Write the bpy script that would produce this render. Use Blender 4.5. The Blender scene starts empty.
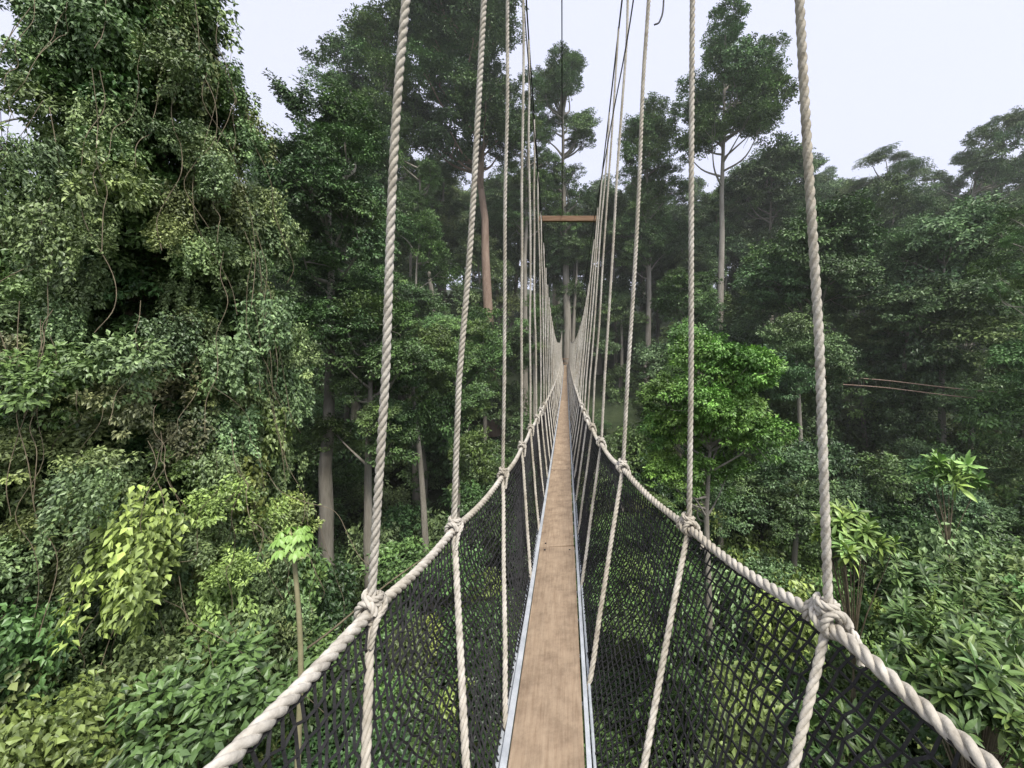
import bpy, math
import numpy as np
from mathutils import Vector
rng = np.random.default_rng(11)
scene = bpy.context.scene

# ------------------------------------------------------------------ helpers
def link(o, parent=None):
    scene.collection.objects.link(o)
    if parent is not None:
        o.parent = parent
    return o

def empty(name, loc=(0, 0, 0)):
    e = bpy.data.objects.new(name, None)
    e.location = loc
    e.empty_display_size = 0.3
    return link(e)

class MB:
    def __init__(s):
        s.v = []; s.f = []; s.n = 0
    def add(s, v, f):
        v = np.asarray(v, float); f = np.asarray(f, int)
        s.v.append(v); s.f.append(f + s.n); s.n += len(v)
    def tube(s, P, R, sides=6):
        P = np.asarray(P, float); n = len(P)
        R = np.broadcast_to(np.asarray(R, float), (n,))
        T = np.gradient(P, axis=0); T /= np.linalg.norm(T, axis=1)[:, None] + 1e-12
        ref = np.zeros(3); ref[np.argmin(np.abs(T).mean(0))] = 1
        N = np.cross(T, ref); N /= np.linalg.norm(N, axis=1)[:, None] + 1e-12
        B = np.cross(T, N)
        a = np.linspace(0, 2*np.pi, sides, endpoint=False)
        V = P[:, None, :] + R[:, None, None]*(N[:, None, :]*np.cos(a)[None, :, None] + B[:, None, :]*np.sin(a)[None, :, None])
        i = np.arange(n-1)[:, None]*sides; j = np.arange(sides)[None, :]; k = (j+1) % sides
        F = np.stack([i+j, i+k, i+sides+k, i+sides+j], -1).reshape(-1, 4)
        s.add(V.reshape(-1, 3), F)
    def box(s, a, b):
        x0, y0, z0 = a; x1, y1, z1 = b
        s.add([(x0,y0,z0),(x1,y0,z0),(x1,y1,z0),(x0,y1,z0),(x0,y0,z1),(x1,y0,z1),(x1,y1,z1),(x0,y1,z1)],
              [(0,3,2,1),(4,5,6,7),(0,1,5,4),(1,2,6,5),(2,3,7,6),(3,0,4,7)])
    def rope(s, P, R, pitch=0.1, per=9, sides=6):
        P = resample(P, pitch/per)
        T = np.gradient(P, axis=0); T /= np.linalg.norm(T, axis=1)[:, None] + 1e-12
        ref = np.zeros(3); ref[np.argmin(np.abs(T).mean(0))] = 1
        N = np.cross(T, ref); N /= np.linalg.norm(N, axis=1)[:, None] + 1e-12
        B = np.cross(T, N)
        L = np.concatenate([[0], np.cumsum(np.linalg.norm(np.diff(P, axis=0), axis=1))])
        for k in range(3):
            a = 2*np.pi*L/pitch + 2*np.pi*k/3
            C = P + 0.5*R*(N*np.cos(a)[:, None] + B*np.sin(a)[:, None])
            s.tube(C, 0.52*R, sides)
    def obj(s, name, mat, parent=None, smooth=True):
        V = np.concatenate(s.v); F = np.concatenate(s.f)
        me = bpy.data.meshes.new(name)
        me.vertices.add(len(V)); me.vertices.foreach_set('co', V.astype(np.float32).ravel())
        me.loops.add(len(F)*4); me.loops.foreach_set('vertex_index', F.astype(np.int32).ravel())
        me.polygons.add(len(F))
        me.polygons.foreach_set('loop_start', (np.arange(len(F))*4).astype(np.int32))
        me.polygons.foreach_set('use_smooth', np.full(len(F), smooth))
        me.update(calc_edges=True)
        me.materials.append(mat)
        o = bpy.data.objects.new(name, me)
        return link(o, parent)

def resample(P, step):
    P = np.asarray(P, float)
    L = np.concatenate([[0], np.cumsum(np.linalg.norm(np.diff(P, axis=0), axis=1))])
    n = max(3, int(L[-1]/step)+1)
    t = np.linspace(0, L[-1], n)
    return np.stack([np.interp(t, L, P[:, k]) for k in range(3)], 1)

def smooth_path(P, n=24):
    P = np.asarray(P, float)
    Q = np.vstack([2*P[0]-P[1], P, 2*P[-1]-P[-2]])
    out = []
    for i in range(1, len(Q)-2):
        p0, p1, p2, p3 = Q[i-1], Q[i], Q[i+1], Q[i+2]
        for t in np.linspace(0, 1, n, endpoint=False):
            out.append(0.5*((2*p1)+(-p0+p2)*t+(2*p0-5*p1+4*p2-p3)*t*t+(-p0+3*p1-3*p2+p3)*t**3))
    out.append(P[-1])
    return np.array(out)

# ------------------------------------------------------------------ materials
def newmat(name):
    m = bpy.data.materials.new(name); m.use_nodes = True
    nt = m.node_tree; b = nt.nodes['Principled BSDF']
    return m, nt, b

def noisy(name, c1, c2, scale=5, rough=0.8, bump=0.2, stretch=(1,1,1), metallic=0, detail=6, bdist=0.01, c3=None, dirt=0):
    m, nt, b = newmat(name)
    tc = nt.nodes.new('ShaderNodeTexCoord'); mp = nt.nodes.new('ShaderNodeMapping')
    mp.inputs['Scale'].default_value = stretch
    nt.links.new(tc.outputs['Object'], mp.inputs['Vector'])
    n = nt.nodes.new('ShaderNodeTexNoise'); n.inputs['Scale'].default_value = scale; n.inputs['Detail'].default_value = detail
    n.inputs['Roughness'].default_value = 0.65
    nt.links.new(mp.outputs[0], n.inputs['Vector'])
    r = nt.nodes.new('ShaderNodeValToRGB')
    r.color_ramp.elements[0].position = 0.32; r.color_ramp.elements[0].color = (*c1, 1)
    r.color_ramp.elements[1].position = 0.68; r.color_ramp.elements[1].color = (*c2, 1)
    if c3:
        e = r.color_ramp.elements.new(0.5); e.color = (*c3, 1)
    nt.links.new(n.outputs['Fac'], r.inputs['Fac'])
    out = r.outputs[0]
    if dirt:
        n3 = nt.nodes.new('ShaderNodeTexNoise'); n3.inputs['Scale'].default_value = 2.2; n3.inputs['Detail'].default_value = 3
        nt.links.new(tc.outputs['Object'], n3.inputs['Vector'])
        r3 = nt.nodes.new('ShaderNodeValToRGB'); r3.color_ramp.elements[0].position = .35; r3.color_ramp.elements[1].position = .62
        r3.color_ramp.elements[0].color = (1-dirt, 1-dirt*1.1, 1-dirt*1.35, 1); r3.color_ramp.elements[1].color = (1, 1, 1, 1)
        nt.links.new(n3.outputs['Fac'], r3.inputs['Fac'])
        mx = nt.nodes.new('ShaderNodeMix'); mx.data_type = 'RGBA'; mx.blend_type = 'MULTIPLY'; mx.inputs[0].default_value = 1
        nt.links.new(out, mx.inputs[6]); nt.links.new(r3.outputs[0], mx.inputs[7]); out = mx.outputs[2]
    nt.links.new(out, b.inputs['Base Color'])
    b.inputs['Roughness'].default_value = rough; b.inputs['Metallic'].default_value = metallic
    bp = nt.nodes.new('ShaderNodeBump'); bp.inputs['Strength'].default_value = bump; bp.inputs['Distance'].default_value = bdist
    n2 = nt.nodes.new('ShaderNodeTexNoise'); n2.inputs['Scale'].default_value = scale*4; n2.inputs['Detail'].default_value = 4
    nt.links.new(mp.outputs[0], n2.inputs['Vector'])
    nt.links.new(n2.outputs['Fac'], bp.inputs['Height']); nt.links.new(bp.outputs[0], b.inputs['Normal'])
    return m

M_rope = noisy('rope_fibre', (0.33,0.30,0.25), (0.64,0.60,0.53), 22, 0.9, 0.7, (1,1,1), bdist=0.004, c3=(0.51,0.475,0.41), dirt=.25)
M_net = noisy('black_net_cord', (0.008,0.008,0.009), (0.022,0.021,0.022), 20, 0.8, 0.3)
M_cable = noisy('steel_cable', (0.02,0.02,0.022), (0.06,0.06,0.065), 20, 0.5, 0.3, metallic=0.4)
M_alu = noisy('weathered_aluminium', (0.42,0.45,0.48), (0.66,0.69,0.72), 9, 0.5, 0.15, metallic=0.2, bdist=0.002)
M_beam = noisy('beam_wood', (0.16,0.09,0.05), (0.28,0.17,0.10), 3, 0.8, 0.4, (1,14,14))
M_bark = noisy('bark', (0.20,0.18,0.145), (0.40,0.37,0.31), 1.3, 0.9, 0.7, (3,3,0.5), bdist=0.05)
M_bark_red = noisy('bark_reddish', (0.22,0.15,0.11), (0.38,0.28,0.21), 1.3, 0.9, 0.7, (3,3,0.5), bdist=0.05)
M_vine = noisy('vine_stem', (0.09,0.07,0.045), (0.24,0.20,0.13), 6, 0.9, 0.3)
M_soil = noisy('forest_floor', (0.02,0.035,0.012), (0.05,0.07,0.028), 0.8, 1.0, 0.6, bdist=0.2)
M_stem = noisy('green_stem', (0.24,0.23,0.12), (0.38,0.34,0.20), 6, 0.8, 0.3)

def plank_mat():
    m, nt, b = newmat('plank_wood')
    N = nt.nodes.new; L = nt.links.new
    tc = N('ShaderNodeTexCoord')
    mp = N('ShaderNodeMapping'); mp.inputs['Scale'].default_value = (26, 1.4, 10); L(tc.outputs['Object'], mp.inputs['Vector'])
    g = N('ShaderNodeTexNoise'); g.inputs['Scale'].default_value = 3.0; g.inputs['Detail'].default_value = 8; g.inputs['Roughness'].default_value = 0.7
    L(mp.outputs[0], g.inputs['Vector'])
    st = N('ShaderNodeTexNoise'); st.inputs['Scale'].default_value = 7.5; st.inputs['Detail'].default_value = 7; st.inputs['Roughness'].default_value = .7; L(tc.outputs['Object'], st.inputs['Vector'])
    r1 = N('ShaderNodeValToRGB'); r1.color_ramp.elements[0].color = (0.31,0.22,0.145,1); r1.color_ramp.elements[1].color = (0.48,0.37,0.262,1)
    r1.color_ramp.elements[0].position = 0.3; r1.color_ramp.elements[1].position = 0.7
    L(g.outputs['Fac'], r1.inputs['Fac'])
    r2 = N('ShaderNodeValToRGB'); r2.color_ramp.elements[0].color = (0.52,0.49,0.46,1); r2.color_ramp.elements[1].color = (1.06,1.05,1.02,1)
    r2.color_ramp.elements[0].position = 0.3; r2.color_ramp.elements[1].position = 0.6
    L(st.outputs['Fac'], r2.inputs['Fac'])
    mx = N('ShaderNodeMix'); mx.data_type = 'RGBA'; mx.blend_type = 'MULTIPLY'; mx.inputs[0].default_value = 0.9
    L(r1.outputs[0], mx.inputs[6]); L(r2.outputs[0], mx.inputs[7])
    at = N('ShaderNodeAttribute'); at.attribute_name = 'board'
    mr = N('ShaderNodeMapRange'); mr.inputs['To Min'].default_value = 0.82; mr.inputs['To Max'].default_value = 1.12
    L(at.outputs['Fac'], mr.inputs['Value'])
    vm = N('ShaderNodeVectorMath'); vm.operation = 'SCALE'; L(mx.outputs[2], vm.inputs[0]); L(mr.outputs[0], vm.inputs['Scale'])
    L(vm.outputs[0], b.inputs['Base Color'])
    b.inputs['Roughness'].default_value = 0.85
    bp = N('ShaderNodeBump'); bp.inputs['Strength'].default_value = 0.35; bp.inputs['Distance'].default_value = 0.003
    L(g.outputs['Fac'], bp.inputs['Height']); L(bp.outputs[0], b.inputs['Normal'])
    return m
M_plank = plank_mat()

def leaf_mat():
    m, nt, b = newmat('leaf')
    N = nt.nodes.new; L = nt.links.new
    nt.nodes.remove(b)
    at = N('ShaderNodeAttribute'); at.attribute_type = 'INSTANCER'; at.attribute_name = 'tint'
    lv = N('ShaderNodeAttribute'); lv.attribute_name = 'lv'
    mr = N('ShaderNodeMapRange'); mr.inputs['To Min'].default_value = 0.38; mr.inputs['To Max'].default_value = 1.7
    L(lv.outputs['Fac'], mr.inputs['Value'])
    yl = N('ShaderNodeMix'); yl.data_type = 'RGBA'; yl.blend_type = 'MULTIPLY'; yl.inputs[7].default_value = (1.12, 1.05, .85, 1)
    L(lv.outputs['Fac'], yl.inputs[0]); L(at.outputs['Color'], yl.inputs[6])
    vm = N('ShaderNodeVectorMath'); vm.operation = 'SCALE'
    L(yl.outputs[2], vm.inputs[0]); L(mr.outputs[0], vm.inputs['Scale'])
    d = N('ShaderNodeBsdfDiffuse'); L(vm.outputs[0], d.inputs['Color'])
    g = N('ShaderNodeBsdfGlossy'); g.inputs['Roughness'].default_value = .45; g.inputs['Color'].default_value = (.9, .95, .88, 1)
    mix = N('ShaderNodeMixShader'); mix.inputs[0].default_value = 0.05
    L(d.outputs[0], mix.inputs[1]); L(g.outputs[0], mix.inputs[2])
    L(mix.outputs[0], nt.nodes['Material Output'].inputs['Surface'])
    return m
M_leaf = leaf_mat()

# ------------------------------------------------------------------ leafy boughs (unit radius prototypes)
def unit(v):
    return v/(np.linalg.norm(v, axis=-1, keepdims=True)+1e-9)

def leaf_geo(P, D, Nn, Ln, W, stations, prof, droop=0.25, fold=0.25):
    n = len(P); S = unit(np.cross(D, Nn)); Nn = unit(np.cross(S, D))
    if stations is None:
        c = P + D*(Ln*.42)[:, None]
        V = np.stack([P, c - S*(W*.5)[:, None] + Nn*(W*fold)[:, None], P + D*Ln[:, None] - Nn*(Ln*droop)[:, None], c + S*(W*.5)[:, None] + Nn*(W*fold)[:, None]], 1)
        F = np.arange(n)[:, None]*4 + np.arange(4)[None]
        return V.reshape(-1, 3), F, np.repeat(np.arange(n), 4)
    V = []
    for t, w in zip(stations, prof):
        c = P + D*(Ln*t)[:, None] - Nn*(Ln*droop*t*t)[:, None]
        V += [c - S*(W*w*0.5)[:, None] + Nn*(W*w*fold)[:, None], c, c + S*(W*w*0.5)[:, None] + Nn*(W*w*fold)[:, None]]
    V = np.stack(V, 1)
    k = len(stations); F = []
    for i in range(k-1):
        a = 3*i
        F += [(a, a+1, a+4, a+3), (a+1, a+2, a+5, a+4)]
    F = np.array(F)[None] + (np.arange(n)*3*k)[:, None, None]
    return V.reshape(-1, 3), F.reshape(-1, 4), np.repeat(np.arange(n), 3*k)

def bough_mesh(name, kind, seed):
    r = np.random.default_rng(seed)
    droop, fold = .2, .18
    st, pr = None, None
    if kind in ('fine', 'coarse'):
        m, n, l0, l1, cr = (60, 2900, .085, .145, .24) if kind == 'fine' else (42, 1900, .105, .175, .27)
        dc = unit(r.normal(size=(m, 3))); lowr = (dc[:, 2] < -.15) & (r.uniform(size=m) < .6); dc[lowr, 2] *= -1
        lob = 1+.16*np.sin(3*np.arctan2(dc[:, 1], dc[:, 0])+r.uniform(0, 6))
        C = dc*(r.uniform(.45, 1.0, m)*lob)[:, None]
        sv = np.clip(.5+r.normal(size=m)*.2, 0, 1); sr_ = cr*r.uniform(.7, 1.35, m)
        ci = r.integers(0, m, n)
        d = unit(r.normal(size=(n, 3)))
        P = C[ci]+d*np.array([1, 1, .55])*(sr_[ci]*r.uniform(.1, 1, n)**.5)[:, None]
        Ln = r.uniform(l0, l1, n); W = Ln*r.uniform(.45, .65, n)
        out = unit(P)
        D = unit(d*.6+out*.4 + r.normal(size=(n, 3))*.55 + np.array([0, 0, -.4])); Nn = unit(np.array([0, 0, 1.]) + r.normal(size=(n, 3))*.45 + out*.35)
        lv = np.clip(sv[ci]+r.normal(size=n)*.16, 0, 1)
        if kind == 'coarse': st, pr = (0, .45, 1), (.12, 1, .06)
    elif kind == 'vine':
        m, n = 18, 1900
        a = np.arange(m)*2.4; ra = r.uniform(.1, .85, m)
        z1 = r.uniform(.4, 1.0, m); z0 = r.uniform(-1.7, -.6, m)
        ci = r.integers(0, m, n); t = r.uniform(size=n); an = r.uniform(0, 6.283, n)
        z = z1[ci]*(1-t)+z0[ci]*t; rr = .20*(1-.5*t)*r.uniform(.2, 1.1, n)
        P = np.stack([np.cos(a[ci])*ra[ci]*(1+.12*np.sin(z*3+ci))+np.cos(an)*rr, np.sin(a[ci])*ra[ci]*(1+.12*np.cos(z*2+ci))+np.sin(an)*rr, z], 1)
        out = np.stack([np.cos(an), np.sin(an), np.zeros(n)], 1)*.6+np.stack([np.cos(a[ci]), np.sin(a[ci]), np.zeros(n)], 1)*.4
        Ln = r.uniform(.11, .185, n); W = Ln*r.uniform(.5, .72, n)
        D = unit(out*.55 + np.array([0, 0, -.7]) + r.normal(size=(n, 3))*.45); Nn = unit(out*.7 + np.array([0, 0, .8]) + r.normal(size=(n, 3))*.4)
        st, pr = (0, .4, 1), (.15, 1, .06)
        lv = np.clip(.5+.18*np.sin(ci*3.7)+r.normal(size=n)*.17, 0, 1)
    elif kind == 'tuft':
        m, n = 30, 2300
        dc = unit(r.normal(size=(m, 3))); dc[:, 2] = np.abs(dc[:, 2])-.35
        C = dc*r.uniform(.3, .95, m)[:, None]
        ci = r.integers(0, m, n); nb = 7; bi = r.integers(0, nb, n)
        ba = bi*2*np.pi/nb+ci+r.normal(size=n)*.16; rad = r.uniform(.05, .42, n)
        P = C[ci]+np.stack([np.cos(ba)*rad, np.sin(ba)*rad, -.9*rad**2+r.normal(size=n)*.02], 1)
        Ln = r.uniform(.07, .125, n); W = Ln*.45
        D = unit(np.stack([np.cos(ba+r.choice([-1, 1], n)*.9), np.sin(ba+r.choice([-1, 1], n)*.9), r.uniform(-.6, .1, n)], 1)); Nn = unit(np.array([0, 0, 1.]) + r.normal(size=(n, 3))*.35)
        lv = np.clip(.5+r.normal(size=m)[ci]*.16+r.normal(size=n)*.15, 0, 1)
    else:
        n = 22; Ln = r.uniform(.55, 1.0, n); W = Ln*r.uniform(.24, .32, n)
        a = np.arange(n)*2.4 + r.normal(size=n)*.2; el = np.linspace(-.35, 1.1, n) + r.normal(size=n)*.12
        P = np.stack([np.cos(a)*.04, np.sin(a)*.04, np.linspace(-.45, .05, n)], 1)
        D = np.stack([np.cos(a)*np.cos(el), np.sin(a)*np.cos(el), np.sin(el)], 1)
        Nn = unit(np.array([0, 0, 1.]) + r.normal(size=(n, 3))*.12)
        st, pr = (0, .15, .38, .62, .84, 1), (.05, .5, .92, 1, .6, .03)
        droop, fold = .5, .12; lv = r.uniform(0, .9, n)
    V, F, li = leaf_geo(P, D, Nn, Ln, W, st, pr, droop, fold)
    me = bpy.data.meshes.new(name); me.from_pydata(V.tolist(), [], F.tolist()); me.update()
    at = me.attributes.new('lv', 'FLOAT', 'POINT'); at.data.foreach_set('value', lv[li].astype(np.float32))
    me.materials.append(M_leaf)
    return bpy.data.objects.new(name, me)

GROUPS = {}
for kind in ('fine', 'coarse', 'vine', 'tuft', 'whorl'):
    coll = bpy.data.collections.new('leafy_bough_'+kind)
    for i in range(5):
        coll.objects.link(bough_mesh('leafy_bough_%s_%d' % (kind, i), kind, 100+i*7+len(kind)))
    ng = bpy.data.node_groups.new('scatter_'+kind, 'GeometryNodeTree')
    ng.interface.new_socket('Geometry', in_out='INPUT', socket_type='NodeSocketGeometry')
    ng.interface.new_socket('Geometry', in_out='OUTPUT', socket_type='NodeSocketGeometry')
    nn = ng.nodes.new
    gi = nn('NodeGroupInput'); go = nn('NodeGroupOutput')
    ci = nn('GeometryNodeCollectionInfo'); ci.inputs['Collection'].default_value = coll
    ci.inputs['Separate Children'].default_value = True; ci.inputs['Reset Children'].default_value = True
    ip = nn('GeometryNodeInstanceOnPoints'); ip.inputs['Pick Instance'].default_value = True
    def na(nm, dt):
        a = nn('GeometryNodeInputNamedAttribute'); a.data_type = dt; a.inputs['Name'].default_value = nm
        return [o for o in a.outputs if o.enabled and o.name == 'Attribute'][0]
    ng.links.new(gi.outputs[0], ip.inputs['Points']); ng.links.new(ci.outputs[0], ip.inputs['Instance'])
    ng.links.new(na('idx', 'INT'), ip.inputs['Instance Index'])
    ng.links.new(na('rot', 'FLOAT_VECTOR'), ip.inputs['Rotation'])
    ng.links.new(na('scl', 'FLOAT_VECTOR'), ip.inputs['Scale'])
    ng.links.new(ip.outputs[0], go.inputs[0])
    GROUPS[kind] = ng

NINST = 0
class Foliage:
    def __init__(s): s.p = []; s.s = []; s.c = []
    def add(s, P, S, C):
        P = np.asarray(P, float).reshape(-1, 3); S = np.asarray(S, float)[:, None]
        s.p.append(P); s.s.append(np.broadcast_to(S, (len(P), 3)).copy()); s.c.append(C)
    def obj(s, name, kind='fine', parent=None, tilt=.25):
        global NINST
        if not s.p: return
        P = np.concatenate(s.p); S = np.concatenate(s.s); C = np.concatenate(s.c); n = len(P); NINST += n
        me = bpy.data.meshes.new(name); me.vertices.add(n); me.vertices.foreach_set('co', P.astype(np.float32).ravel())
        rot = np.stack([rng.normal(size=n)*tilt, rng.normal(size=n)*tilt, rng.uniform(0, 6.283, n)], 1)
        me.attributes.new('rot', 'FLOAT_VECTOR', 'POINT').data.foreach_set('vector', rot.astype(np.float32).ravel())
        me.attributes.new('scl', 'FLOAT_VECTOR', 'POINT').data.foreach_set('vector', S.astype(np.float32).ravel())
        me.attributes.new('idx', 'INT', 'POINT').data.foreach_set('value', rng.integers(0, 5, n).astype(np.int32))
        me.attributes.new('tint', 'FLOAT_VECTOR', 'POINT').data.foreach_set('vector', C.astype(np.float32).ravel())
        o = bpy.data.objects.new(name, me); link(o, parent)
        md = o.modifiers.new('scatter', 'NODES'); md.node_group = GROUPS[kind]
        return o

ALB = 1.72
def tint(n, base, var=.2, dry=0.0, y=None):
    b = np.asarray(base)[None]*np.ones((n, 1))*ALB
    k = np.exp(np.clip(rng.normal(size=(n, 1))*var, -.6, .3))
    hue = np.clip(rng.normal(size=(n, 1))*.08-.03, -.14, .12)
    c = b*k*np.concatenate([1+hue, np.ones((n, 1)), 1-hue*.6], 1)
    if dry > 0:
        m = (rng.uniform(size=n) < dry)
        c[m] = c[m]*.45 + np.array([.24, .215, .135])*.55
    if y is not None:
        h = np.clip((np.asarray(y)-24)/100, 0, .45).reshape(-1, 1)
        c = c*(1-h) + np.array([.145, .215, .125])*h  # distance haze mixed into the leaf colour itself
    return np.clip(c, .003, .6)

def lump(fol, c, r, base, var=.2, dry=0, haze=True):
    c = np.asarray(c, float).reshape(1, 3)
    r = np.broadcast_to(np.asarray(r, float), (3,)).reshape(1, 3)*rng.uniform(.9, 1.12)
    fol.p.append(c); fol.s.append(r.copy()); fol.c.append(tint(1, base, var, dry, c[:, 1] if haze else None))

def wiggle(a, b, n=7, amp=.1):
    a = np.asarray(a, float); b = np.asarray(b, float)
    t = np.linspace(0, 1, n)[:, None]; L = np.linalg.norm(b-a)
    P = a*(1-t)+b*t
    o = np.cumsum(rng.normal(size=(n, 3)), 0)*amp*L/n; o = o - o[0]; o = o - t*o[-1]
    return P+o

# ------------------------------------------------------------------ terrain
def ground(x, y):
    x = np.asarray(x, float); y = np.asarray(y, float)
    g = np.interp(y, [-60, -5, 2, 8, 15, 24, 35, 50, 80, 110, 160, 3000], [0, -3, -6.5, -10.5, -13, -12, -8, -1.5, 7, 17, 26, 26])
    side = np.clip((np.abs(x)-6)/30, 0, 1)*np.clip(1-(y-20)/60, 0, 1)*3.0
    gully = -3.2*np.exp(-(x/4.5)**2)*np.clip((34-y)/12, 0, 1)
    return g + side + gully + 0.7*np.sin(x*.31+1.3)*np.cos(y*.27) + .35*np.sin(x*.9+y*.7)
gx = np.sinh(np.linspace(-5, 5, 150))/np.sinh(5)*1500
gy = np.sinh(np.linspace(-5, 5, 150))/np.sinh(5)*1500+15
X, Y = np.meshgrid(gx, gy); Z = ground(X, Y)
tb = MB(); nn_ = 150
i, j = np.meshgrid(np.arange(nn_-1), np.arange(nn_-1), indexing='ij')
q = (i*nn_+j).ravel()
tb.add(np.stack([X.ravel(), Y.ravel(), Z.ravel()], 1), np.stack([q, q+1, q+nn_+1, q+nn_], 1))
tb.obj('ground', M_soil)

# ------------------------------------------------------------------ bridge geometry functions (metres, eye height = 0)
def cx(y): return -.072 - .002*np.asarray(y, float)
def plank_z(y):
    t = np.asarray(y, float)/40
    return -1.46 - .5*4*t*(1-t) + .45*t
YR = np.array([-1.5, 0, .62, 1.0, 1.75, 2.6, 3.5, 5, 8, 20, 40]);
XR_ = np.array([.72, .70, .69, .65, .53, .36, .29, .26, .25, .22, .20])
YL = np.array([-1.5, 0, .6, 1.15, 1.85, 2.7, 3.55, 5, 8, 20, 40])
XL_ = np.array([-.60, -.58, -.56, -.56, -.52, -.43, -.40, -.40, -.40, -.43, -.48])
def rail(y, side):
    y = np.asarray(y, float)
    if side > 0:
        x = np.interp(y, YR, XR_); z = np.interp(y, YR[:7], [-.55, -.60, -.64, -.66, -.75, -.73, -.76])
    else:
        x = np.interp(y, YL, XL_); z = np.interp(y, YL[:7], [-.50, -.56, -.62, -.73, -.80, -.81, -.82])
    zf = plank_z(y)+.80
    k = np.clip((y-3.5)/1.5, 0, 1)
    z = z*(1-k)+zf*k
    return np.stack([x, y, z], -1)
def cable(y, side):
    y = np.asarray(y, float)
    z = np.interp(y, [-2, 0, 2, 4.2, 5, 7.2, 9, 12, 16, 20, 28, 34, 40], [5.9, 5.3, 4.5, 3.6, 3.2, 2.45, 1.8, 1.2, .8, .65, .85, 1.5, 2.6])
    if side > 0: x = np.interp(y, [0, 1, 1.75, 2.6, 4.2, 7.2, 10, 20, 40], [.42, .46, .56, .60, .56, .53, .52, .34, .22])
    else: x = np.interp(y, [0, 1.15, 1.85, 2.7, 4.2, 7.2, 20, 40], [-.2, -.24, -.27, -.36, -.42, -.455, -.5, -.5])
    return np.stack([x, y, z], -1)

walk = empty('canopy_walkway')
bb = MB(); y0 = -1.6; bid = []
while y0 < 40:
    L = 2.44
    ya, yb = y0+.003, min(y0+L-.003, 40)
    ys = np.linspace(ya, yb, 7); dz = rng.normal()*.003; dx = rng.normal()*.004; ry = rng.normal()*.006
    c = cx(ys)+dx; z = plank_z(ys)+dz
    hw = .142
    ring = np.stack([np.stack([c-hw, ys, z-ry], 1), np.stack([c-hw+.003, ys, z+.003-ry], 1), np.stack([c+hw-.003, ys, z+.003+ry], 1), np.stack([c+hw, ys, z+ry], 1),
                     np.stack([c+hw, ys, z-.022+ry], 1), np.stack([c-hw, ys, z-.022-ry], 1)], 1)
    k = 6; n = len(ys); ii = np.arange(n-1)[:, None]*k; jj = np.arange(k)[None]; kk = (jj+1) % k
    F = np.stack([ii+jj, ii+kk, ii+k+kk, ii+k+jj], -1).reshape(-1, 4)
    e = [(0, 1, 2, 3), (0, 3, 4, 5), (n*k-k, n*k-k+3, n*k-k+2, n*k-k+1), (n*k-k, n*k-k+5, n*k-k+4, n*k-k+3)]
    bb.add(ring.reshape(-1, 3), np.vstack([F, e])); bid.append(np.full(n*k, rng.uniform()))
    y0 += L
bo = bb.obj('walking_boards', M_plank, walk, smooth=False)
bo.data.attributes.new('board', 'FLOAT', 'POINT').data.foreach_set('value', np.concatenate(bid).astype(np.float32))
bl = MB(); y0 = -1.6
while y0 < 14:
    for yy in (y0+.06, y0+2.38):
        for sx in (-.10, .10):
            c = np.array([cx(yy)+sx, yy, plank_z(yy)+.002])
            bl.tube([c, c+[0, 0, .005], c+[0, 0, .0065]], [.007, .007, .001], 8)
    y0 += 2.44
bl.obj('board_bolts', M_cable, walk)
ys = np.arange(-1.6, 40.01, .4); ld = MB()
for sx, w, off in ((-1, .013, .162), (1, .009, .158)):
    c = cx(ys) + sx*off; z = plank_z(ys)-.008
    ring = np.stack([np.stack([c-w, ys, z], 1), np.stack([c+w, ys, z], 1), np.stack([c+w, ys, z-.07], 1), np.stack([c-w, ys, z-.07], 1)], 1)
    n = len(ys); ii = np.arange(n-1)[:, None]*4; jj = np.arange(4)[None]; kk = (jj+1) % 4
    ld.add(ring.reshape(-1, 3), np.stack([ii+jj, ii+kk, ii+4+kk, ii+4+jj], -1).reshape(-1, 4))
    ld.tube(np.stack([c+sx*(w+.014), ys, z-.035], 1), .010 if sx < 0 else .007, 8)
for yy in np.arange(-1.5, 40, .3):
    c = cx(yy); z = plank_z(yy)-.05
    ld.tube([(c-.155, yy, z), (c, yy, z), (c+.15, yy, z)], .014, 6)
ld.obj('ladder_deck', M_alu, walk, smooth=False)

rr = MB(); nodesY = {1: [-.55, .22] + list(np.concatenate([[1.0, 1.75, 2.6], 2.6+.86*np.arange(1, 44)])), -1: [-.5, .12] + list(np.concatenate([[1.15, 1.85, 2.7], 2.7+.86*np.arange(1, 44)]))}
def rail_sag(y, side):
    P = rail(y, side)
    ny = np.array(nodesY[side]); k = np.clip(np.searchsorted(ny, y), 1, len(ny)-1)
    t = np.clip((y-ny[k-1])/(ny[k]-ny[k-1]), 0, 1)
    P[..., 2] -= .035*4*t*(1-t)*np.clip((ny[k]-ny[k-1]), 0, 1)
    return P
for side in (1, -1):
    P = rail_sag(np.arange(-1.4, 9, .04), side); P = np.array(P)
    ker = np.ones(7)/7
    for a in (0, 2): P[3:-3, a] = np.convolve(P[:, a], ker, 'valid')
    rr.rope(P, .0172, .105, 10, 8)
    rr.tube(rail_sag(np.arange(8.95, 40, .2), side), .017, 6)
rr.obj('hand_ropes', M_rope, walk)

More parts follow.
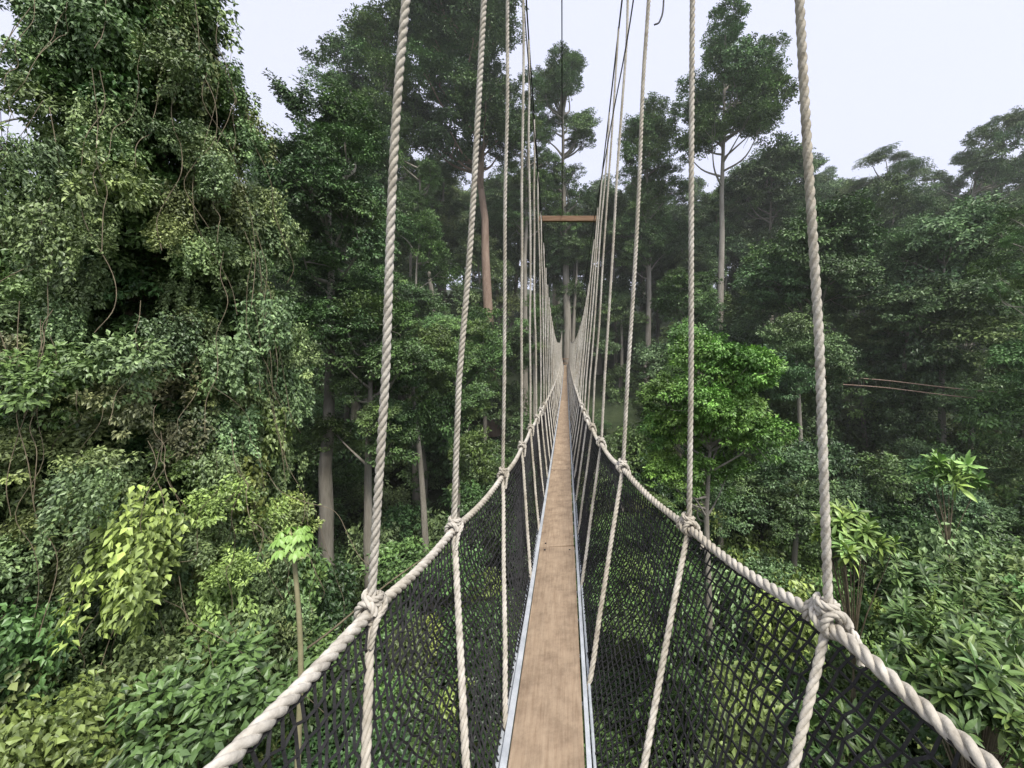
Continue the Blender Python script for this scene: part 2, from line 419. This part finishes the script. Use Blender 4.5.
def net_curve(y, side, v):
    r = rail(y, side); e = np.array([cx(y)+side*.165, y, plank_z(y)-.07])
    c = (r+e)/2 + np.array([side*.07, 0, -.10])
    v = np.asarray(v)[:, None]
    return r*(1-v)**2 + 2*c*v*(1-v) + e*v**2
sr = MB(); kn = MB()
for side in (1, -1):
    for y in nodesY[side]:
        if y > 39.3: continue
        r = rail(y, side); t = cable(y, side)
        near = y < 7.6
        top = wiggle(r, t, 9, .015)
        sl = (.42 if y < 1.2 else .72) if side > 0 else .78
        if side < 0 and 2 < y < 3.2: sl = 1.1
        e = np.array([cx(y-sl)+side*.17, y-sl, plank_z(y-sl)-.085])
        low = wiggle(r, e, 8, .012); low[1:-1, 2] -= .012
        path = np.vstack([low[::-1][:-1], r + [side*.004, .0, 0], smooth_path(top[1:], 4)])
        R = .0125
        if near: sr.rope(path, R*(1+.05*rng.normal()), .085, 9, 7 if y < 4 else 5)
        else: sr.tube(resample(path, .3), R, 5)
        if near:
            a = np.linspace(0, 2*np.pi*2.6, 60)
            ax = rail(y+.05, side)-rail(y-.05, side); ax /= np.linalg.norm(ax)
            u = unit(np.cross(ax, [0, 0, 1.])); w = np.cross(u, ax)
            Rk = .026 + .004*np.sin(a*.5)
            H = r + ax*((a/a[-1]-.5)*.08)[:, None] + u*(np.cos(a)*Rk)[:, None] + w*(np.sin(a)*Rk)[:, None]
            kn.rope(H, .0105, .055, 8, 6)
            up = unit(top[1]-top[0]); u2 = unit(np.cross(up, [0, 1., 0])); w2 = np.cross(u2, up)
            a = np.linspace(0, 2*np.pi*2.2, 50)
            H = r + up*(.012+(a/a[-1])*.036)[:, None] + u2*(np.cos(a)*.022)[:, None] + w2*(np.sin(a)*.022)[:, None]
            kn.rope(H, .0095, .055, 8, 6)
            a = np.linspace(0, 2*np.pi*1.1, 40)
            d1 = unit(ax+up*.9); d2 = u
            H = r + d1*(np.cos(a)*.037)[:, None] + d2*(np.sin(a)*.032)[:, None]
            kn.rope(H, .0105, .055, 8, 6)
            e = r + ax*(-.05) - [0, 0, .02]
            kn.rope(smooth_path([r+u*.03, e+u*.035, e+u*.03-[0, .02, .05]], 8), .009, .055, 8, 6)
        else:
            kn.tube([r-[0, .05, 0], r-[0, .03, 0], r, r+[0, .03, 0], r+[0, .05, 0]], [.012, .028, .033, .028, .012], 6)
sr.obj('suspender_ropes', M_rope, walk)
kn.obj('rope_knots', M_rope, walk)

cb = MB()
for side in (1, -1):
    P = cable(np.linspace(-2, 40, 90), side)
    ker = np.ones(5)/5
    P[2:-2, 2] = np.convolve(P[:, 2], ker, 'valid')
    cb.tube(P, .009, 6)
cb.tube([(-.02, -1, 5.0), (-.05, 3.9, 3.5), (-.085, 7.2, 2.5)], .007, 6)
cb.tube(smooth_path([(.60, 2.2, 4.4), (.53, 3.0, 2.9), (.46, 4.2, 2.4), (.42, 6.2, 2.1), (.40, 9, 1.65), (.3, 14, .9)], 8), .006, 6)
cb.tube(smooth_path([(.66, 2.75, 3.0), (.665, 2.75, 2.45), (.64, 2.75, 2.30), (.60, 2.75, 2.27)], 6), .006, 6)
cb.tube(smooth_path([(-.42, 2.9, 4.1), (-.40, 4.0, 3.1), (-.41, 5.5, 2.6), (-.43, 8.0, 1.95)], 8), .006, 6)
cb.obj('steel_cables', M_cable, walk)
bm_ = MB(); bm_.box((-.50, 7.16, 2.40), (.56, 7.24, 2.495))
be = bm_.obj('spreader_beam', M_beam, walk, smooth=False)
bv = be.modifiers.new('bevel', 'BEVEL'); bv.width = .008; bv.segments = 2

nt_ = MB()
def segs(A, B, r):
    A = A.reshape(-1, 3); B = B.reshape(-1, 3); T = unit(B-A)
    ref = np.where(np.abs(T[:, 1:2]) > .7, np.array([[0, 0, 1.]]), np.array([[0, 1., 0]]))
    N = unit(np.cross(T, ref)); Bn = np.cross(T, N)
    V = []
    for Q in (A-T*r*.3, B+T*r*.3):
        for a in (0, 2.094, 4.189):
            V.append(Q + r*(N*math.cos(a)+Bn*math.sin(a)))
    V = np.stack(V, 1); n = len(A)
    F = np.array([(0, 1, 4, 3), (1, 2, 5, 4), (2, 0, 3, 5)])[None]+(np.arange(n)*6)[:, None, None]
    nt_.add(V.reshape(-1, 3), F.reshape(-1, 4))
for side in (1, -1):
    for (ya, yb, sp, nv, rad) in ((.02, 10, .034, 29, .0038), (10, 39.5, .09, 13, .0085)):
        ys = np.arange(ya, yb+sp*.5, sp); v = np.linspace(0, 1, nv)
        G = np.zeros((len(ys), nv, 3))
        for k, y in enumerate(ys):
            G[k] = net_curve(y, side, v); G[k, 0] = rail_sag(np.array([y]), side)[0]-[0, 0, .012]
        ph = rng.uniform(0, 6)
        Yg = ys[:, None]*np.ones((1, nv)); Vg = v[None]*np.ones((len(ys), 1))
        bell = np.sin(np.pi*Vg)
        G[..., 0] += side*bell*.025*np.sin(Yg*3.1+ph+Vg*2) + bell*rng.normal(size=Yg.shape)*.003
        G[..., 1] += bell*(.10*np.sin(Yg*1.7+Vg*5+ph)) + rng.normal(size=Yg.shape)*.005*(sp/.04)
        G[..., 2] += bell*(.04*np.sin(Yg*4.3+ph)) + rng.normal(size=Yg.shape)*.005
        G[:, 1:-1:2, 1] += sp*.10
        segs(G[:-1], G[1:], rad); segs(G[:, :-1], G[:, 1:], rad)
nt_.obj('safety_net', M_net, walk, smooth=False)

pf = MB()
pf.box((-1.5, 40.02, -1.55), (1.2, 42.3, -1.45))
for xx in (-1.45, 1.1):
    for yy in (40.1, 42.1): pf.box((xx, yy, -2.4), (xx+.1, yy+.1, -.3))
for z in (-.9, -.45): pf.box((-1.5, 42.25, z), (1.24, 42.32, z+.08))
for z in (-.9, -.45):
    pf.box((-1.5, 40.1, z+.004), (-1.46, 42.24, z+.084)); pf.box((1.202, 40.1, z+.004), (1.24, 42.24, z+.084))
pf.obj('tree_platform', M_beam, None, smooth=False)

# ------------------------------------------------------------------ trees
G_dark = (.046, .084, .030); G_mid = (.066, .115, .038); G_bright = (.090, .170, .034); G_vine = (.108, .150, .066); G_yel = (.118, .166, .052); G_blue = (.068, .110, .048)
def tree(name, x, y, zc, R, H, nl=9, base=G_mid, kind='fine', tr=.25, bark=None, flat=.75, bx=None, lr=(.34, .5), low=.8):
    bx = x if bx is None else bx
    e = empty(name)
    gz = float(ground(bx, y))-.3
    fol = Foliage(); tm = MB()
    topz = zc+H*.35
    tp = wiggle((bx, y, gz), (bx+(x-bx)*.8, y, topz), 12, .03)
    tm.tube(tp, np.linspace(tr*1.25, tr*.25, 12)*np.array([1.35]+[1]*11), 9)
    for k in range(nl):
        a = k*2.399+rng.uniform(-.5, .5)
        zz = rng.uniform(-low, .8)
        env = math.sqrt(max(.05, 1-(abs(zz+.1)/1.05)**2))
        rr_ = R*env*math.sqrt(rng.uniform(.12, 1))*.8
        c = np.array([x+math.cos(a)*rr_, y+math.sin(a)*rr_, zc+H*zz])
        r = R*rng.uniform(*lr)
        lump(fol, c, (r, r, r*flat), base)
        zs_ = max(c[2]-rr_*rng.uniform(.5, 1.0)-.3, gz+(topz-gz)*.35)
        s0 = np.array([np.interp(zs_, tp[:, 2], tp[:, q_]) for q_ in range(3)]) if zs_ < topz else tp[-1]
        mid = s0*.5+c*.5+np.array([0, 0, -.10*rr_])+rng.normal(size=3)*.08*R
        P = smooth_path([s0, mid, c], 5)
        tm.tube(P, np.linspace(tr*.34, tr*.07, len(P)), 5)
        for _ in range(2):
            d = c+unit(rng.normal(size=3))*r*.9
            tm.tube(wiggle(mid*.4+c*.6, d, 5, .15), np.linspace(tr*.12, tr*.03, 5), 4)
    tm.obj('trunk', bark or M_bark, e)
    fol.obj('foliage', kind, e)
    return e

tree('rainforest_tree', -10.7, 18, 5.4, 3.2, 6.4, 28, G_dark, tr=.3, lr=(.3, .45))
tree('rainforest_tree', -8.6, 17.5, -.8, 2.5, 4.4, 20, G_dark, tr=.22)
tree('rainforest_tree', -6.6, 24, -1.2, 2.8, 3.6, 16, G_mid, tr=.2)
tree('rainforest_tree', -15.0, 16.5, 1.5, 3.0, 4.5, 16, G_dark, tr=.25)
tree('rainforest_tree', -10.5, 28, 5.0, 3.2, 5.0, 16, G_mid, tr=.2)
tree('rainforest_tree', -2.6, 31, 2.0, 1.9, 3.6, 12, G_mid, tr=.16)
tree('rainforest_tree', -16.0, 30, 12.0, 4.0, 6.5, 22, G_dark, tr=.28)
tree('feathery_tree', -18.0, 12.5, 8.6, 3.2, 3.4, 11, G_mid, kind='tuft', tr=.12, lr=(.24, .36))
# emergents
tree('emergent_tree', -16.0, 34, 22.0, 5.0, 7.0, 32, G_mid, tr=.3, bx=-13.6, lr=(.24, .40))
tree('emergent_tree', -9.2, 36, 25.0, 6.2, 10.5, 56, G_dark, tr=.46, bx=-6.6, bark=M_bark_red, lr=(.22, .38), low=.7)
tree('emergent_tree', -12.8, 33, 14.0, 2.8, 4.6, 13, G_mid, tr=.24, bx=-9.9)
tree('emergent_tree', -3.7, 40, 20.0, 3.0, 9.5, 28, G_mid, tr=.26, bx=-4.3)
tree('emergent_tree', -.6, 43.4, 21.5, 3.9, 13.0, 42, G_mid, tr=.42, bx=0.1, lr=(.28, .42))
tree('emergent_tree', 14.4, 36, 23.6, 6.0, 7.4, 32, G_mid, tr=.32, bx=13.4, lr=(.20, .34))
tree('emergent_tree', 8.2, 41, 17.0, 3.8, 10.0, 34, G_mid, tr=.3)
tree('rainforest_tree', 3.8, 48, 12.0, 3.4, 8, 20, G_dark, tr=.3)
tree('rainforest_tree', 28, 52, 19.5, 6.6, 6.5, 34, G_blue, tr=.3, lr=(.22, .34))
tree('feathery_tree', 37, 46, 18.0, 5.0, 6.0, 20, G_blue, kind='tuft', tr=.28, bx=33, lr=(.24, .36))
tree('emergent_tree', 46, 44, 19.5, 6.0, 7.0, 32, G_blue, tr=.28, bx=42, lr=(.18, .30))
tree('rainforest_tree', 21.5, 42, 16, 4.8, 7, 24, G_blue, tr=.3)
tree('rainforest_tree', 21.5, 18.5, 4.6, 2.6, 2.6, 20, G_mid, tr=.10, bx=22.8, lr=(.16, .28))
tree('rainforest_tree', 17.0, 27, 5.0, 4.4, 4.2, 18, G_dark, tr=.22)
tree('rainforest_tree', 8.6, 28, 1.8, 2.8, 4.8, 16, G_mid, tr=.2)
tree('rainforest_tree', 24.5, 26, 4.5, 4.4, 5.0, 18, G_blue, tr=.22)
tree('round_green_tree', 4.95, 14, -2.1, 2.45, 3.7, 44, (.082, .150, .034), kind='coarse', tr=.14, lr=(.26, .38), flat=.85)

# forest mass on the slopes
fm = Foliage(); fmt = MB(); ft = Foliage()
y = 17.0
while y < 92:
    st = 4.6+.045*y
    xx = -1.5*y-4
    while xx < 1.22*y+6:
        x = xx+rng.uniform(-.4, .4)*st; yy = y+rng.uniform(-.4, .4)*st
        xx += st
        g = float(ground(x, yy))
        h = 10.5+.20*(yy-15)+rng.normal()*2.4
        if yy > 38: h += 2.0
        if yy > 75: h -= 6
        if x < -3 and 28 < yy < 60: h += 4
        R = st*rng.uniform(.50, .72)
        top = g+h
        q_ = x/yy
        if yy < 37:
            for qt, lim in ((-.19, .14), (-.30, .22), (.37, .14), (-.40, .30)):
                if abs(q_-qt)*yy < R+.6: top = min(top, lim*yy-rng.uniform(0, 1.5))
        if .70 < q_ < 1.3 and yy < 23: top = min(top, -4.2)
        if q_ < -1.1: top = min(top, .36*yy)
        if abs(x) < 4.0+R*.4 and yy < 39: top = min(top, -5.5+rng.uniform(-1.5, .5)); R = min(R, 2.6)
        if x < -9 and x > -19 and yy < 20: continue
        H = R*rng.uniform(.8, 1.2)
        base = [G_dark, G_mid, G_mid, G_blue, G_dark, G_vine][rng.integers(0, 6)]
        zc = top-H
        tgt = ft if rng.uniform() < .25 else fm
        nk = 10
        for k in range(nk):
            a = k*2.4+rng.uniform(-.5, .5); qq = math.sqrt(k/nk)
            c = (x+math.cos(a)*R*qq*.78, yy+math.sin(a)*R*qq*.78, zc+H*(.6-1.2*qq*rng.uniform(.3, 1.2)))
            r = R*rng.uniform(.32, .46)
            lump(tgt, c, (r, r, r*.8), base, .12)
        for k in range(3 if yy < 60 else 1):
            c = (x+rng.normal()*R*.5, yy+rng.normal()*R*.4, zc-H*rng.uniform(.7, 2.4))
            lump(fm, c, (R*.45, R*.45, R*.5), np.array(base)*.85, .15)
        fmt.tube(wiggle((x, yy, g-.3), (x+rng.normal()*.5, yy, zc+H*.3), 6, .05), np.linspace(.24, .09, 6)*(.7+yy*.008), 6)
    y += st*.85
fe = empty('distant_trees')
fm.obj('foliage_mass', 'fine', fe); ft.obj('feathery_foliage_mass', 'tuft', fe); fmt.obj('trunks', M_bark, fe)

# undergrowth
ug = Foliage(); uv = Foliage()
y = 3.0
while y < 32:
    st = 1.25+.045*y
    xx = -1.5*y-4
    while xx < 1.2*y+4:
        x = xx+rng.uniform(-.45, .45)*st; yy = y+rng.uniform(-.45, .45)*st; xx += st
        g = float(ground(x, yy)); r = st*rng.uniform(.5, .8)
        hh = rng.uniform(.2, 2.6) if rng.uniform() < .7 else rng.uniform(2, 4.5)
        if abs(x) < 2: hh = min(hh, 2.5)
        if yy < 6: hh = min(hh, 1.2); r = min(r, .6)
        if abs(x/yy+.67) < .16 and yy < 8.5: continue
        base = [G_mid, G_vine, G_mid, G_yel, G_dark][rng.integers(0, 5)]
        if abs(x/yy+.64) < .14: base = G_dark
        if abs(x) < 3.6: base = np.array([G_dark, G_mid, G_dark][rng.integers(0, 3)])*.75  # shade below the walkway painted into the leaf colour
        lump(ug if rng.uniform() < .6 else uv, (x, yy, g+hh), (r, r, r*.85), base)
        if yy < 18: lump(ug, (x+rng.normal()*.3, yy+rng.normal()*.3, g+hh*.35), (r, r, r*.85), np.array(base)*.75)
    y += st*.85
ue = empty('undergrowth')
ug.obj('shrubs', 'coarse', ue); uv.obj('creepers', 'vine', ue)

# ------------------------------------------------------------------ vine covered tree (left)
ve = empty('vine_covered_tree')
vt = MB(); vf = Foliage(); vf2 = Foliage()
TX, TY = -10.7, 10.3
vt.tube(wiggle((TX, TY, -13), (TX-.2, TY+.1, 9.5), 10, .03), np.linspace(.55, .25, 10), 10)
def towR(z): return float(np.interp(z, [-11, -4, 2, 5.0, 8.5, 11.5], [3.4, 2.8, 2.35, 2.15, 1.7, .8]))
for z in np.arange(-11, 11.5, .5):
    R = towR(z)*(1+.09*math.sin(z*1.9+1)); n = int(R*3.7)
    ph = rng.uniform(0, 6)
    for k in range(n):
        a = ph+k*2*np.pi/n+rng.normal()*.15
        lob = 1+.15*math.sin(a*5+z*.8)+.12*math.sin(a*3-z*.5)
        rad = R*lob*rng.uniform(.66, 1.02)
        dry = .03+.16*math.exp(-((z-.8)/2.2)**2)
        r = rng.uniform(.40, .74)
        c = (TX+.25*math.sin(z*.5)+math.cos(a)*rad, TY+math.sin(a)*rad, z+rng.uniform(-.3, .3))
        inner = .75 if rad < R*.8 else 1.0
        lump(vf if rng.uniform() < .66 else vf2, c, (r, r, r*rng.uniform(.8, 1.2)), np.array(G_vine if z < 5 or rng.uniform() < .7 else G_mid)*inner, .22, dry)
    for k in range(2):
        a = rng.uniform(0, 6.283); lump(vf2, (TX+math.cos(a)*R*.35, TY+math.sin(a)*R*.35, z), .9, G_dark, .15)
for k in range(230):
    x = rng.uniform(-16.5, -6.8); yy = rng.uniform(7.0, 12.0)
    top = np.interp(x, [-16.5, -12.5, -10, -8, -6.4], [4.0, 3.4, 1.0, -3.0, -5.0])
    z = top-rng.uniform(0, 1)**.8*(top+11)
    if abs(x/yy+.67) < .14 and yy < 8: continue
    r = rng.uniform(.45, .95)
    lump(vf if rng.uniform() < .5 else vf2, (x, yy, z), (r, r, r*1.05), [G_vine, G_yel, G_mid, G_vine][rng.integers(0, 4)], .22, dry=.02)
for k in range(60):
    a = rng.uniform(-2.9, .3); z0 = rng.uniform(-1, 9.0); z1 = z0-rng.uniform(2, 6); R = towR(z0)*1.14
    p0 = (TX+math.cos(a)*R*.95, TY+math.sin(a)*R*.95, z0); a2 = a+rng.normal()*.2; R2 = towR(z1)*rng.uniform(1.1, 1.35)
    p1 = (TX+math.cos(a2)*R2, TY+math.sin(a2)*R2, max(z1, -9))
    vt.tube(smooth_path(wiggle(p0, p1, 8, .25), 5), rng.uniform(.005, .009), 4)
for k in range(36):
    x = rng.uniform(-9.4, -5.8); yy = rng.uniform(7.0, 9.5); z0 = rng.uniform(-6, -.5)
    vt.tube(smooth_path(wiggle((x, yy, z0), (x+rng.normal()*1.2, yy+rng.normal()*.5, z0-rng.uniform(1.5, 4)), 7, .3), 5), rng.uniform(.004, .010), 4)
vt.obj('trunk_and_vines', M_vine, ve)
vf.obj('creeper_leaves', 'vine', ve, tilt=.2); vf2.obj('bough_leaves', 'coarse', ve)

# ------------------------------------------------------------------ small papaya sapling
se = empty('papaya_sapling'); sm = MB()
base_s = (-4.75, 7.0, float(ground(-4.75, 7.0))-.2); crown = np.array([-4.8, 7.0, -3.25])
sm.tube(smooth_path([base_s, (-4.72, 7, -7.5), (-4.66, 7, -5.2), crown], 6), np.linspace(.060, .034, 19), 8)
lf = MB()
for k in range(22):
    a = k*2.4; el = 1.0-.075*k; pl = rng.uniform(.16, .30)
    d = np.array([math.cos(a)*math.cos(el), math.sin(a)*math.cos(el), math.sin(el)])
    tip = crown+d*pl
    sm.tube([crown-[0, 0, .01*k], crown+d*pl*.6, tip], [.007, .005, .004], 5)
    n = 8; aa = np.linspace(-2.3, 2.3, n)+a
    D = unit(np.stack([np.cos(aa), np.sin(aa), np.full(n, -.45)], 1))
    V, F, li = leaf_geo(np.repeat(tip[None], n, 0), D, np.repeat(unit(np.array([[d[0]*.4, d[1]*.4, 1.]])), n, 0), rng.uniform(.12, .20, n), np.full(n, .07), (0, .25, .6, .85, 1), (.15, .7, 1, .6, .05), .45, .1)
    lf.add(V, F)
M_sap = noisy('sapling_leaf', (.20, .36, .07), (.32, .50, .13), 4, .45, .1)
sm.obj('stem', M_stem, se); lf.obj('leaves', M_sap, se)
lb = MB(); lb.tube(smooth_path(wiggle((-6.0, 8.6, -6.6), (-2.6, 10.5, -4.5), 7, .06), 4), np.linspace(.026, .012, 25), 6)
lb.obj('leaning_branch', M_vine)

# ------------------------------------------------------------------ broad leaved shrubs, lower right
def whorl_shrub(name, x, y, z, R, n, base, s=(.17, .29)):
    e = empty(name); m = MB(); f = Foliage(); root = np.array([x, y, float(ground(x, y))-.2])
    P = []
    for k in range(n):
        d = unit(rng.normal(size=3)); d[2] = abs(d[2])*.9-.15
        P.append(np.array([x, y, z])+d*R*rng.uniform(.35, 1.05))
    for p in P:
        if rng.uniform() < .4:
            mid = root*.35+np.array([x, y, z-R*.6])*.65
            m.tube(smooth_path([root, mid, p], 5), np.linspace(.03, .007, 11), 5)
    P = np.array(P); f.add(P, rng.uniform(*s, len(P)), tint(len(P), base, .25))
    m.obj('stems', M_vine, e); f.obj('leaves', 'whorl', e, tilt=.4)
whorl_shrub('broad_leaf_shrub', 5.7, 5.6, -4.7, .95, 140, (.064, .104, .032))
whorl_shrub('broad_leaf_shrub', 6.9, 7.0, -5.3, 1.2, 140, (.058, .096, .031))
whorl_shrub('broad_leaf_shrub', 4.2, 6.0, -6.1, .9, 100, (.040, .070, .022))
whorl_shrub('broad_leaf_shrub', 6.3, 8.8, -4.0, .75, 44, (.105, .158, .045), (.22, .36))
whorl_shrub('broad_leaf_shrub', 8.9, 9.4, -6.0, 1.5, 130, (.058, .096, .033), (.2, .34))
whorl_shrub('broad_leaf_shrub', 12.4, 13, -3.9, .8, 20, (.10, .17, .05), (.35, .55))

ow = MB(); owp = smooth_path([(13.5, 23, -1.6), (17.0, 22, -1.75), (22.9, 20.0, -2.35), (34, 17, -2.4)], 8)
for dz in (0, .4):
    ow.tube(owp+[0, 0, dz], .028, 5)
for t in np.linspace(0, 1, 60):
    p_ = owp[int(t*(len(owp)-1))]
    ow.tube([p_, p_+[0, 0, .2], p_+[0, 0, .4]], .007, 4)
ow.obj('second_walkway', M_bark_red)

# ------------------------------------------------------------------ light haze hanging over the valley
mh = bpy.data.materials.new('haze'); mh.use_nodes = True
nh = mh.node_tree; nh.nodes.remove(nh.nodes['Principled BSDF'])
vs = nh.nodes.new('ShaderNodeVolumeScatter'); vs.inputs['Color'].default_value = (.97, .99, .97, 1)
vs.inputs['Density'].default_value = .0014; vs.inputs['Anisotropy'].default_value = 0.1
nh.links.new(vs.outputs[0], nh.nodes['Material Output'].inputs['Volume'])
hz = MB(); hz.box((-160, 10, -30), (160, 150, 45)); hz.obj('haze', mh, None, smooth=False)

# ------------------------------------------------------------------ light
w = bpy.data.worlds.new('World'); scene.world = w; w.use_nodes = True
nt = w.node_tree; bg = nt.nodes['Background']
sky = nt.nodes.new('ShaderNodeTexSky'); sky.sky_type = 'NISHITA'; sky.sun_disc = False
EL, AZ = math.radians(58), math.radians(150)
sky.sun_elevation = EL; sky.sun_rotation = AZ; sky.air_density = 1.0; sky.dust_density = 4.0; sky.ozone_density = 1.0; sky.altitude = 0
mx = nt.nodes.new('ShaderNodeMix'); mx.data_type = 'RGBA'; mx.inputs[0].default_value = .75
mx.inputs[7].default_value = (7.4, 7.6, 9.0, 1)
nt.links.new(sky.outputs[0], mx.inputs[6]); nt.links.new(mx.outputs[2], bg.inputs['Color'])
bg.inputs['Strength'].default_value = .15
sd = bpy.data.lights.new('sun', 'SUN'); sd.energy = 4.0; sd.angle = math.radians(16); sd.color = (1, .96, .88)
so = bpy.data.objects.new('sun', sd); link(so)
dirv = Vector((math.sin(AZ)*math.cos(EL), math.cos(AZ)*math.cos(EL), math.sin(EL)))
so.rotation_euler = dirv.to_track_quat('Z', 'Y').to_euler()
scene.view_settings.view_transform = 'Standard'; scene.view_settings.look = 'None'; scene.view_settings.exposure = 0

# ------------------------------------------------------------------ camera
cd = bpy.data.cameras.new('camera'); cd.sensor_width = 36; cd.lens = 36*400/1024
cd.shift_x = -55/1024; cd.shift_y = -29/1024; cd.clip_start = .05; cd.clip_end = 5000
co = bpy.data.objects.new('camera', cd); link(co); co.rotation_euler = (math.radians(90), 0, 0); co.location = (0, 0, 0)
scene.camera = co
print('INSTANCES', NINST)
